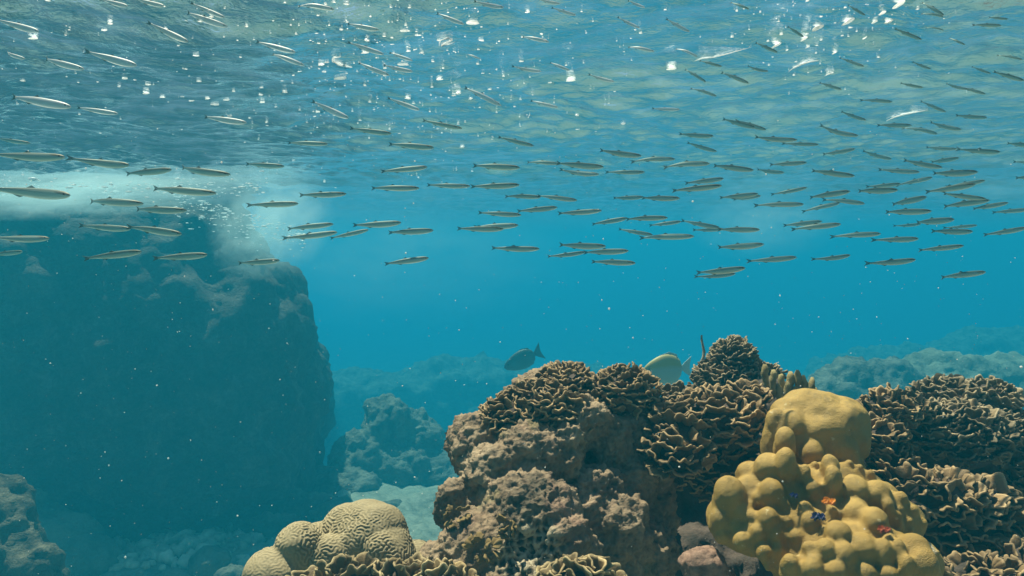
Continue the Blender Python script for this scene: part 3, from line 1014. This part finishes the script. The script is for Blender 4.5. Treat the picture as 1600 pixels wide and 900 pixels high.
def fish_meshes(bend, tall=1.0):
    st = np.array([-0.42, -0.36, -0.28, -0.18, -0.06, 0.06, 0.18, 0.28, 0.36, 0.42, 0.465, 0.49, 0.5])
    hh = np.array([0.020, 0.022, 0.032, 0.046, 0.058, 0.064, 0.064, 0.060, 0.052, 0.042, 0.028, 0.014, 0.004]) * tall
    ww = hh * np.array([0.45, .5, .55, .6, .62, .62, .62, .62, .66, .7, .7, .7, .7]) / tall ** 0.5
    cz = np.array([0.0, 0, 0, -.002, -.004, -.006, -.006, -.004, -.002, 0, .001, .001, 0])
    ns = 16
    V, pig = [], []
    for s, h, w, c in zip(st, hh, ww, cz):
        for j in range(ns):
            a = 2 * math.pi * j / ns
            t = math.sin(a)
            V.append((s, w * math.cos(a), c + h * t))
            if t > 0.62:
                col = (0.09, 0.14, 0.13)
            elif t > 0.30:
                col = (0.25, 0.38, 0.36)
            elif t > 0.05:
                col = (0.09, 0.12, 0.10)
            elif t > -0.45:
                col = (0.40, 0.58, 0.56)
            else:
                col = (0.58, 0.74, 0.70)
            if s > 0.3 and t > 0.2:
                col = (0.10, 0.11, 0.085)
            pig.append(col)
    V = np.array(V)
    F = []
    for k in range(len(st) - 1):
        for j in range(ns):
            F.append((k * ns + j, k * ns + (j + 1) % ns, (k + 1) * ns + (j + 1) % ns, (k + 1) * ns + j))
    F.append(tuple(range(ns))[::-1])
    F.append(tuple((len(st) - 1) * ns + j for j in range(ns)))
    dark = (0.05, 0.06, 0.04)

    def bnd(v):
        v = np.array(v, float)
        v[:, 1] += bend * (v[:, 0] - 0.1) ** 2 * np.where(v[:, 0] < 0.1, 1.0, 0.35)
        return v

    def slab(poly, t):
        poly = np.array(poly)
        nP = len(poly)
        v = np.r_[np.c_[poly[:, 0], np.full(nP, t), poly[:, 1]], np.c_[poly[:, 0], np.full(nP, -t), poly[:, 1]]]
        f = [tuple(range(nP)), tuple(range(2 * nP - 1, nP - 1, -1))] + [(i, i + nP, (i + 1) % nP + nP, (i + 1) % nP) for i in range(nP)]
        return v, f
    body = new_mesh('fish_body', bnd(V), F, M_FISH, attrs={'pig': np.array(pig)})
    tv, tf = slab([(-0.41, 0.019 * tall), (-0.455, 0.034), (-0.505, 0.052), (-0.482, 0.022), (-0.468, 0.0), (-0.482, -0.022), (-0.505, -0.052), (-0.455, -0.034), (-0.41, -0.019 * tall)], 0.003)
    tail = new_mesh('tail_fin', bnd(tv), tf, M_FIN, smooth=False)
    dv, df = slab([(0.02, 0.055 * tall), (-0.03, 0.055 * tall + .03), (-0.07, 0.05 * tall + .012), (-0.09, 0.05 * tall)], 0.002)
    av, af = slab([(-0.10, -0.05 * tall), (-0.15, -0.05 * tall - .022), (-0.20, -0.042 * tall - .008), (-0.22, -0.034 * tall)], 0.002)
    dorsal = new_mesh('dorsal_fin', bnd(dv), df, M_FIN, smooth=False)
    anal = new_mesh('anal_fin', bnd(av), af, M_FIN, smooth=False)
    ev = np.concatenate([ICO2[0] * np.array([0.013, 0.005, 0.013]) + np.array([0.43, s * 0.026 * (1 if tall < 1.3 else 1.2), 0.012]) for s in (-1, 1)])
    ef = np.concatenate([ICO2[1], ICO2[1] + len(ICO2[0])])
    eyes = new_mesh('eyes', bnd(ev), ef, M_EYE)
    return body, [('tail_fin', tail), ('dorsal_fin', dorsal), ('anal_fin', anal), ('eyes', eyes)]


def glassy(v):
    body = v[0].copy()
    body.materials.clear()
    body.materials.append(M_GLASSY_GLINT)
    return body, v[1]


VARIANTS = [fish_meshes(0.0), fish_meshes(0.25), fish_meshes(-0.25), fish_meshes(0.45, 0.92), fish_meshes(-0.4, 1.08), fish_meshes(0.7, 0.95), fish_meshes(-0.65)]
GLASSY = [glassy(v) for v in VARIANTS]
SCHOOL = """0 33 62 50;0 80 38 92;60 90 130 108;140 83 215 103;235 38 295 66;285 18 355 42;300 6 352 28;160 0 200 10;215 0 258 10;10 149 110 167;120 168 185 178;315 182 385 192
400 65 462 82;418 80 475 102;460 3 522 14;540 37 592 47;545 67 600 85;555 97 608 118;490 160 545 185;608 154 656 172;608 82 645 95;680 20 725 38;740 4 787 12;728 83 750 92;725 135 783 165;548 201 612 209;658 188 722 201;600 103 645 112
862 12 900 24;840 0 875 6;982 2 1008 12;1140 2 1170 14;965 28 1000 44;1040 30 1078 50;812 55 857 65;980 70 1022 80;1056 72 1090 88;800 105 846 112;858 97 890 110;920 118 960 128;827 157 872 168;1017 170 1062 171;1070 107 1103 128;1127 112 1170 130;1080 136 1120 150;1092 94 1128 104;1128 186 1180 200;1148 188 1197 203;1165 105 1200 112;1060 210 1115 213;1180 66 1215 82;778 214 834 228
1232 42 1256 58;1325 8 1352 24;1440 2 1475 24;1442 18 1475 26;1545 27 1575 30;1522 38 1565 40;1450 40 1475 47;1398 45 1440 62;1482 58 1508 70;1312 90 1350 104;1425 97 1454 108;1560 84 1598 93;1518 104 1548 115;1552 112 1600 126;1280 129 1315 140;1405 130 1442 137;1476 132 1512 140;1500 135 1540 147;1348 155 1395 159;1438 158 1478 175;1313 175 1353 188;1490 181 1542 184;1275 200 1340 213;1372 195 1425 196;1415 196 1466 209;1450 193 1502 203;1175 216 1245 219;1224 224 1280 226;1570 224 1620 228
-10 216 47 224;-10 243 103 246;117 251 204 259;193 272 268 265;268 262 358 273;-5 296 114 306;125 312 222 318;230 293 337 302;202 326 290 329;128 353 205 358;203 354 285 366;-10 373 78 373;-15 398 36 393;135 403 222 393;245 403 325 398;370 412 437 407
448 222 512 225;382 256 444 260;606 224 678 231;595 268 668 261;577 293 655 294;665 289 735 291;735 292 812 289;466 305 541 303;390 320 467 318;447 357 521 350;446 373 528 363;517 372 576 359;552 353 627 348;607 363 677 360;714 357 787 358;740 355 810 352;748 332 815 336;602 412 670 403;767 388 843 389;738 258 812 262
822 251 875 256;868 255 943 261;874 268 936 273;947 269 1008 269;935 236 1002 244;990 248 1056 248;1072 223 1120 237;1041 256 1110 255;1112 258 1177 266;1180 266 1225 270;790 305 845 308;840 305 902 313;957 310 1005 308;1000 309 1062 310;1072 286 1131 279;1050 298 1128 290;1124 309 1185 303;1145 312 1189 306;808 330 871 324;872 334 940 329;925 350 980 341;977 341 1043 340;1015 352 1065 346;1065 345 1125 356;1085 360 1132 358;1120 358 1187 359;966 358 1020 367;1000 370 1085 369;870 383 946 385;856 402 915 394;912 394 982 392;924 408 993 411;1117 388 1193 382;1090 427 1165 419;1088 434 1150 428
1283 242 1336 233;1344 237 1393 249;1445 231 1495 233;1500 234 1564 238;1585 252 1635 256;1580 278 1640 276;1204 257 1261 254;1265 266 1335 275;1372 265 1437 269;1409 251 1472 262;1450 254 1498 247;1452 272 1527 269;1207 304 1262 293;1262 308 1328 299;1258 328 1313 317;1290 310 1352 318;1183 319 1257 319;1357 292 1408 287;1335 298 1402 297;1405 288 1458 277;1448 300 1525 288;1480 292 1540 282;1468 302 1540 311;1388 320 1447 308;1379 331 1455 330;1470 322 1546 313;1515 327 1575 317;1550 332 1610 327;1225 352 1285 346;1240 357 1315 350;1305 368 1378 365;1400 354 1440 350;1425 348 1490 343;1455 361 1520 362;1480 356 1528 352;1540 367 1605 356;1370 375 1437 373;1435 391 1506 384;1172 408 1246 402;1275 407 1330 399;1358 413 1432 406;1467 433 1540 425"""
fish = [tuple(float(v) for v in s.split()) for s in SCHOOL.replace('\n', ';').split(';')]

# one label per fish: column (what it swims above), row counted from the bottom, place in the row
COLS = [(0, 'in front of the dark cliff'), (375, 'above the brain coral'), (640, 'above the brown boulder'), (1060, 'above the yellow coral'), (1385, 'above the right edge corals')]
ORD = ['first', 'second', 'third', 'fourth', 'fifth', 'sixth', 'seventh', 'eighth', 'ninth', 'tenth', 'eleventh', 'twelfth', 'thirteenth', 'fourteenth']
labels = [None] * len(fish)
mid = np.array([((a + c) / 2, (b + e) / 2) for a, b, c, e in fish])
colid = np.array([max(k for k, (x0, _) in enumerate(COLS) if m[0] >= x0 or k == 0) for m in mid])
for k in range(len(COLS)):
    ids = [i for i in np.argsort(-mid[:, 1]) if colid[i] == k]
    rows, cur = [], []
    for i in ids:
        if cur and (mid[cur[0], 1] - mid[i, 1] > 24 or len(cur) >= 6):
            rows.append(cur)
            cur = []
        cur.append(i)
    rows.append(cur)
    for r_, row in enumerate(rows):
        row = sorted(row, key=lambda i: mid[i, 0])
        rn = 'lowest row' if r_ == 0 else ('top row' if r_ == len(rows) - 1 else ORD[r_] + ' row up')
        for q, i in enumerate(row):
            pl = 'only fish' if len(row) == 1 else ('leftmost fish' if q == 0 else ('rightmost fish' if q == len(row) - 1 else ORD[q] + ' fish from left'))
            look = 'dark slim' if mid[i, 1] < 200 and mid[i, 0] > 1050 else ('bright slim' if mid[i, 1] < 190 else 'silver')
            labels[i] = '%s %s, %s %s' % (look, pl, rn, COLS[k][1])

for i, (x0, y0, x1, y1) in enumerate(fish):
    lp = math.hypot(x1 - x0, y1 - y0)
    d = 0.098 * FPX / lp * rng.uniform(0.9, 1.12)
    yc = min(y0, y1)
    if yc < 330:                                      # keep it under the waves
        d = min(d, (0.45 - 0.085) * FPX / (380 - yc + 12))
    yaw = rng.uniform(-0.16, 0.16) * lp * d / FPX
    if y1 - y0 > 8:
        yaw -= 0.01
    t, h = P(x0, y0, d - yaw / 2), P(x1, y1, d + yaw / 2)
    L = np.linalg.norm(h - t)
    fwd = Vector((h - t) / L)
    side = Vector((0, 0, 1)).cross(fwd).normalized()
    upv = fwd.cross(side)
    roll = Quaternion(fwd, rng.normal(0, 0.12))
    mtx = Matrix((fwd, side, upv)).transposed()
    mtx = (roll.to_matrix() @ mtx).to_4x4()
    body, parts = (GLASSY if max(y0, y1) < 195 and x0 < 1060 else VARIANTS)[int(rng.integers(len(VARIANTS)))]
    o = obj('silver_fish', body)
    ty = rng.uniform(0.88, 1.06)
    o.matrix_world = Matrix.Translation(Vector((h + t) / 2)) @ mtx @ Matrix.Diagonal((L, L, L * ty, 1))
    tag(o, labels[i], 'fish', 'school of slim silver fish under the surface')
    for pn, pm in parts:
        obj(pn, pm, o)


def reef_fish(label, name, px0, py0, px1, py1, d, colors, tall):
    t, h = P(px0, py0, d + 0.02), P(px1, py1, d - 0.02)
    L = np.linalg.norm(h - t)
    st = np.linspace(-0.38, 0.5, 22)
    u = (st + 0.38) / 0.88
    hh = tall * (np.sin(np.pi * u ** 0.75) ** 0.7 * 0.5) * (1 - 0.1 * u) + 0.035
    hh[-1] = 0.012
    ww = np.minimum(hh * 0.32, 0.09)
    ns = 18
    V, pig = [], []
    for s, hq, w in zip(st, hh, ww):
        for j in range(ns):
            a = 2 * math.pi * j / ns
            V.append((s, w * math.cos(a), hq * math.sin(a)))
            pig.append(colors[0] if math.sin(a) > 0.1 else colors[1])
    F = []
    for k in range(len(st) - 1):
        for j in range(ns):
            F.append((k * ns + j, k * ns + (j + 1) % ns, (k + 1) * ns + (j + 1) % ns, (k + 1) * ns + j))
    F.append(tuple(range(ns))[::-1])
    F.append(tuple((len(st) - 1) * ns + j for j in range(ns)))
    mb = Mat(name + '_skin', 0.5, 0.3)
    mb.base(mb.attr('pig', 'Color'))
    ob = obj(name, new_mesh(name, V, F, mb.m, attrs={'pig': np.array(pig)}))
    mf = Mat(name + '_fin', 0.5, 0.3).base(colors[2]).m

    def slab(nm, poly, th):
        poly = np.array(poly)
        n_ = len(poly)
        v = np.r_[np.c_[poly[:, 0], np.full(n_, th), poly[:, 1]], np.c_[poly[:, 0], np.full(n_, -th), poly[:, 1]]]
        f = [tuple(range(n_)), tuple(range(2 * n_ - 1, n_ - 1, -1))] + [(i, i + n_, (i + 1) % n_ + n_, (i + 1) % n_) for i in range(n_)]
        obj(nm, new_mesh(nm, v, f, mf, smooth=False), ob)
    a = tall * 0.5
    slab('tail_fin', [(-0.36, 0.04), (-0.45, 0.12), (-0.60, 0.24), (-0.56, 0.08), (-0.55, 0), (-0.56, -0.08), (-0.60, -0.24), (-0.45, -0.12), (-0.36, -0.04)], 0.006)
    slab('dorsal_fin', [(0.25, a * 0.72), (0.1, a * 1.02), (-0.1, a * 1.2), (-0.27, a * 1.0), (-0.34, a * 0.35), (-0.2, a * 0.6), (0.05, a * 0.9)], 0.004)
    slab('anal_fin', [(0.05, -a * 0.85), (-0.1, -a * 1.12), (-0.27, -a * 0.95), (-0.34, -a * 0.3), (-0.15, -a * 0.7)], 0.004)
    ev = np.concatenate([ICO2[0] * 0.022 + np.array([0.38, s_ * 0.055, 0.05]) for s_ in (-1, 1)])
    obj('eyes', new_mesh('eyes', ev, np.concatenate([ICO2[1], ICO2[1] + len(ICO2[0])]), M_EYE), ob)
    fwd = Vector((h - t) / L)
    side = Vector((0, 0, 1)).cross(fwd).normalized()
    upv = fwd.cross(side)
    ob.matrix_world = Matrix.Translation(Vector((h + t) / 2)) @ Matrix((fwd, side, upv)).transposed().to_4x4() @ Matrix.Diagonal((L, L, L, 1))
    return tag(ob, label, 'fish')


reef_fish('dark oval reef fish swimming behind the top of the boulder', 'dark_fish', 842, 550, 788, 575, 8.5, [(0.06, 0.065, 0.055), (0.08, 0.085, 0.075), (0.06, 0.06, 0.06)], 0.46)
reef_fish('yellow and white reef fish half hidden behind the golden rimmed crown', 'yellow_fish', 1074, 574, 1005, 580, 4.6, [(0.46, 0.36, 0.14), (0.42, 0.42, 0.36), (0.52, 0.54, 0.50)], 0.62)

# ------------------------------------------------------------------ bubbles and foam
mb = Mat('bubble', 0.15, 0.5)
mb.base((0.92, 0.97, 1.0))
mb.b.inputs['Subsurface Weight'].default_value = 1.0
mb.b.inputs['Subsurface Radius'].default_value = (0.02, 0.02, 0.02)
mb.b.inputs['Subsurface Scale'].default_value = 1.0
M_BUB = mb.m
BUB = """632 48 9 6;574 63 5 4;582 66 6 4;613 69 4 3;647 77 6 4;638 80 4 3;571 82 7 5;626 100 11 6;502 101 6 3;506 112 4 3;527 121 15 10;738 36 13 6;766 37 5 3;752 63 5 3;687 124 6 4;716 146 5 5;736 154 4 4;700 44 5 3;673 52 5 3;653 55 5 3;499 174 7 4;410 160 4 3;408 148 4 4;637 154 5 3;353 156 7 5;336 163 7 6;325 154 5 3;300 157 6 3;196 122 6 5;212 124 5 3;232 132 5 4;228 146 5 4;254 152 5 3;240 24 5 4;290 33 5 3;172 37 5 4;163 47 5 4;52 60 7 4;117 114 5 4;306 87 5 3;863 128 7 5;873 122 5 4;892 126 8 3;902 180 4 5;824 19 4 3;902 36 3 4;1049 108 8 3;1282 40 16 13;1328 32 13 9;1218 68 15 6;1266 71 8 4;1258 60 8 5;1412 2 18 6;1233 76 6 3;1305 82 7 3;1353 58 6 4;1370 32 9 6;1390 33 10 6;1385 16 14 5"""
BIG = {(632, 48): 'white bubble highest above the boulder left side, round', (626, 100): 'wide white bubble over the bubble cluster right of the largest one', (527, 121): 'largest white foam bubble, above the brain coral',
       (738, 36): 'long white bubble above the brown boulder', (1282, 40): 'large tilted white foam blob near the top right', (1328, 32): 'ragged white foam blob right of the tilted one',
       (1218, 68): 'long white bubble left below the tilted foam blob', (1412, 2): 'bright foam blob cut by the top edge', (863, 128): 'left bubble of the pair above the boulder', (336, 163): 'lower of two round bubbles beside the cliff fish',
       (353, 156): 'upper of two round bubbles beside the cliff fish'}


def blob_mesh(seed, rough=0.22):
    r = np.random.default_rng(seed)
    V = ICO2[0].copy()
    return V * (1 + rough * perlin(V * 1.3 + r.uniform(0, 50, 3)))[:, None], ICO2[1]


bubs = [tuple(float(v) for v in s.split()) for s in BUB.split(';')]
bub_c, bub_d = on_surface([b[0] for b in bubs], [b[1] for b in bubs])
for i, (px, py, rx, ry) in enumerate(bubs):
    c, d = bub_c[i], bub_d[i]
    V, F = blob_mesh(i, 0.38 if rx > 9 else 0.2)
    V = V * np.array([m_px(rx, d), m_px(rx, d) * 0.65, m_px(ry, d) * 0.3])
    o = obj('bubble', new_mesh('bubble', V, F, M_BUB), loc=tuple(c))
    o.rotation_euler = (0, R(rng.uniform(-14, 4)) if px < 1150 else R(-30), rng.uniform(-0.6, 0.6))
    lab = BIG.get((int(px), int(py)))
    tag(o, lab or 'small white bubble clinging to the underside of the surface', 'bubble', None if lab else 'small bubbles under the surface')

# ring shaped and crescent foam, and wave glints shaped as white streaks
def streak(label, pix, wpx, cat='foam'):
    pts, rads = [], []
    n_ = len(pix)
    cs, ds = on_surface([q[0] for q in pix], [q[1] for q in pix])
    for k in range(n_):
        c, d = cs[k], ds[k]
        pts.append(c - np.array([0, 0, 0.002]))
        rads.append(m_px(wpx * 0.55, d) * (0.25 + math.sin(math.pi * k / (n_ - 1)) * 0.75))
    v, f = tube(pts, rads, 8)
    return tag(obj('foam_or_glint', new_mesh('foam_or_glint', np.array(v), f, M_BUB)), label, cat)


streak('curled white foam crescent left of the largest bubble', [(550, 104), (540, 102), (528, 99), (520, 94), (522, 89), (535, 87)], 3.5)
streak('white foam ring above the boulder left side', [(686, 70), (688, 62), (700, 58), (706, 61), (697, 66), (690, 70), (700, 68), (711, 64)], 3)
streak('curved modelled glint on a wave crest at upper right', [(1232, 111), (1240, 105), (1252, 99), (1266, 95), (1280, 93)], 3)
streak('thin modelled glint running up right above the yellow coral', [(1085, 94), (1098, 90), (1115, 88), (1132, 84), (1150, 79), (1175, 72)], 2)
streak('pale diagonal modelled glint above the right edge corals', [(1385, 188), (1398, 182), (1412, 178), (1428, 175), (1450, 171)], 2.6)
streak('small modelled glint beside the curved crest glint', [(1288, 118), (1296, 114), (1306, 112)], 2)

# froth specks strewn over the underside of the surface
fpx = []
for k in range(1400):
    c = rng.uniform()
    if c < 0.45:
        px, py = rng.normal(600, 130), rng.uniform(0, 215)
    elif c < 0.75:
        px, py = rng.uniform(0, 1000), rng.uniform(0, 230)
    elif c < 0.93:
        px, py = rng.normal(1280, 110), abs(rng.normal(50, 55))
    else:
        px, py = rng.uniform(380, 800), rng.uniform(230, 300)
    fpx.append((px, max(py, -20)))
fr_p, fr_d = on_surface([q[0] for q in fpx], [q[1] for q in fpx])
Vs, Fs, o_ = [], [], 0
for p, d in zip(fr_p, fr_d):
    s = m_px(min(0.5 + rng.exponential(0.55), 2.8), d)
    v = ICO1[0] * s * np.array([1.5, 1.5, 0.3]) * rng.uniform(0.8, 1.2, 3) + p
    Vs.append(v)
    Fs.append(ICO1[1] + o_)
    o_ += len(v)
for k in range(700):                         # flecks of white water thrown up along the cliff
    if k < 380:
        px, py, d = rng.uniform(-20, 420), rng.normal(288, 9), rng.uniform(4.6, 6.0)
    else:
        px = rng.uniform(270, 480)
        py, d = 300 + 0.28 * (px - 270) + abs(rng.normal(0, 20)), rng.uniform(5.5, 7.0)
    p = P(px, py, d)
    if p[2] > 0.0:
        continue
    v = ICO1[0] * m_px(0.4 + rng.exponential(0.55), d) * np.array([2.2, 1.5, 0.6]) * rng.uniform(0.7, 1.3, 3) + p
    Vs.append(v)
    Fs.append(ICO1[1] + o_)
    o_ += len(v)
tag(obj('froth', new_mesh('froth', np.concatenate(Vs), np.concatenate(Fs), M_BUB)), 'fine white froth specks strewn under the surface', kind='stuff')

# whitewater where the swell breaks on the cliff: clouds of micro bubbles, plus added glow volumes
def plume(label, px, py, d, rx, ry, depth, dens, roll=0):
    """soft cloud of micro bubbles or added glow: a closed skin holding a volume that thins out towards it"""
    c, (r, q) = pix_ell(px, py, d, rx, ry, 1, roll)
    ob = obj('bubble_or_glow_cloud', new_mesh('bubble_or_glow_cloud', ICO3[0], ICO3[1]), loc=tuple(c))
    ob.scale = (r[0], depth, r[2])
    ob.rotation_mode = 'QUATERNION'
    ob.rotation_quaternion = q
    m = Mat('bubble_or_glow_cloud')
    v = m.n.new('ShaderNodeVolumePrincipled')
    v.inputs['Color'].default_value = (0.80, 0.96, 1.0, 1)
    ln = m.n.new('ShaderNodeVectorMath')
    ln.operation = 'LENGTH'
    m.l.new(m.co, ln.inputs[0])
    fall = m.ramp(ln.outputs['Value'], [(0.1, 1.0), (0.5, 0.35), (0.95, 0.0)])
    ns_ = m.ramp(m.noise(3.4, 6, 0.65, 0.6), [(0.40, 0.05), (0.62, 1.25)])
    m.l.new(m.math('MULTIPLY', m.math('MULTIPLY', fall, ns_), dens), v.inputs['Density'])
    m.n.remove(m.b)
    m.l.new(v.outputs[0], m.n['Material Output'].inputs['Volume'])
    ob.data.materials.append(m.m)
    return tag(ob, label, kind='stuff')


plume('white water cloud along the top of the cliff', 120, 298, 5.3, 330, 48, 0.55, 6.0, 3)
plume('pale bubble cloud rolling off the corner of the cliff', 425, 352, 6.4, 110, 90, 0.6, 4.0, 35)
plume('faint added glow volume in the blue above the yellow coral', 1190, 345, 7.0, 130, 70, 0.7, 0.6)  # glow in the open water, given as an added scattering volume
plume('wide faint added glow volume in the blue right of the cliff', 610, 395, 9.0, 330, 130, 1.6, 0.14)  # added only to brighten the blue beside the cliff
plume('faint added glow volume in the blue at the right edge', 1560, 265, 6.0, 170, 70, 0.7, 0.7)  # stands in for the bright blue glow on this side

# ------------------------------------------------------------------ specks drifting in the water
ms = Mat('drifting_speck', 0.7, 0.2)
ms.base((0.85, 0.84, 0.78))
ms.b.inputs['Alpha'].default_value = 0.6
ms.b.inputs['Subsurface Weight'].default_value = 1.0
ms.b.inputs['Subsurface Radius'].default_value = (0.005, 0.005, 0.005)
ms.b.inputs['Subsurface Scale'].default_value = 1.0
Vs, Fs, o_ = [], [], 0
for k in range(1500):
    d = rng.uniform(0.4, 3.0)
    px, py = rng.uniform(-60, 1660), rng.uniform(180, 930)
    s = m_px(min(0.22 + rng.exponential(0.30), 2.0), d)
    v = ICO1[0] * s * rng.uniform(0.6, 1.3, 3) + P(px, py, d)
    if v[:, 2].max() > -0.06:
        continue
    Vs.append(v)
    Fs.append(ICO1[1] + o_)
    o_ += len(v)
tag(obj('drifting_specks', new_mesh('drifting_specks', np.concatenate(Vs), np.concatenate(Fs), ms.m)), 'pale specks of plankton drifting in the water', kind='stuff')
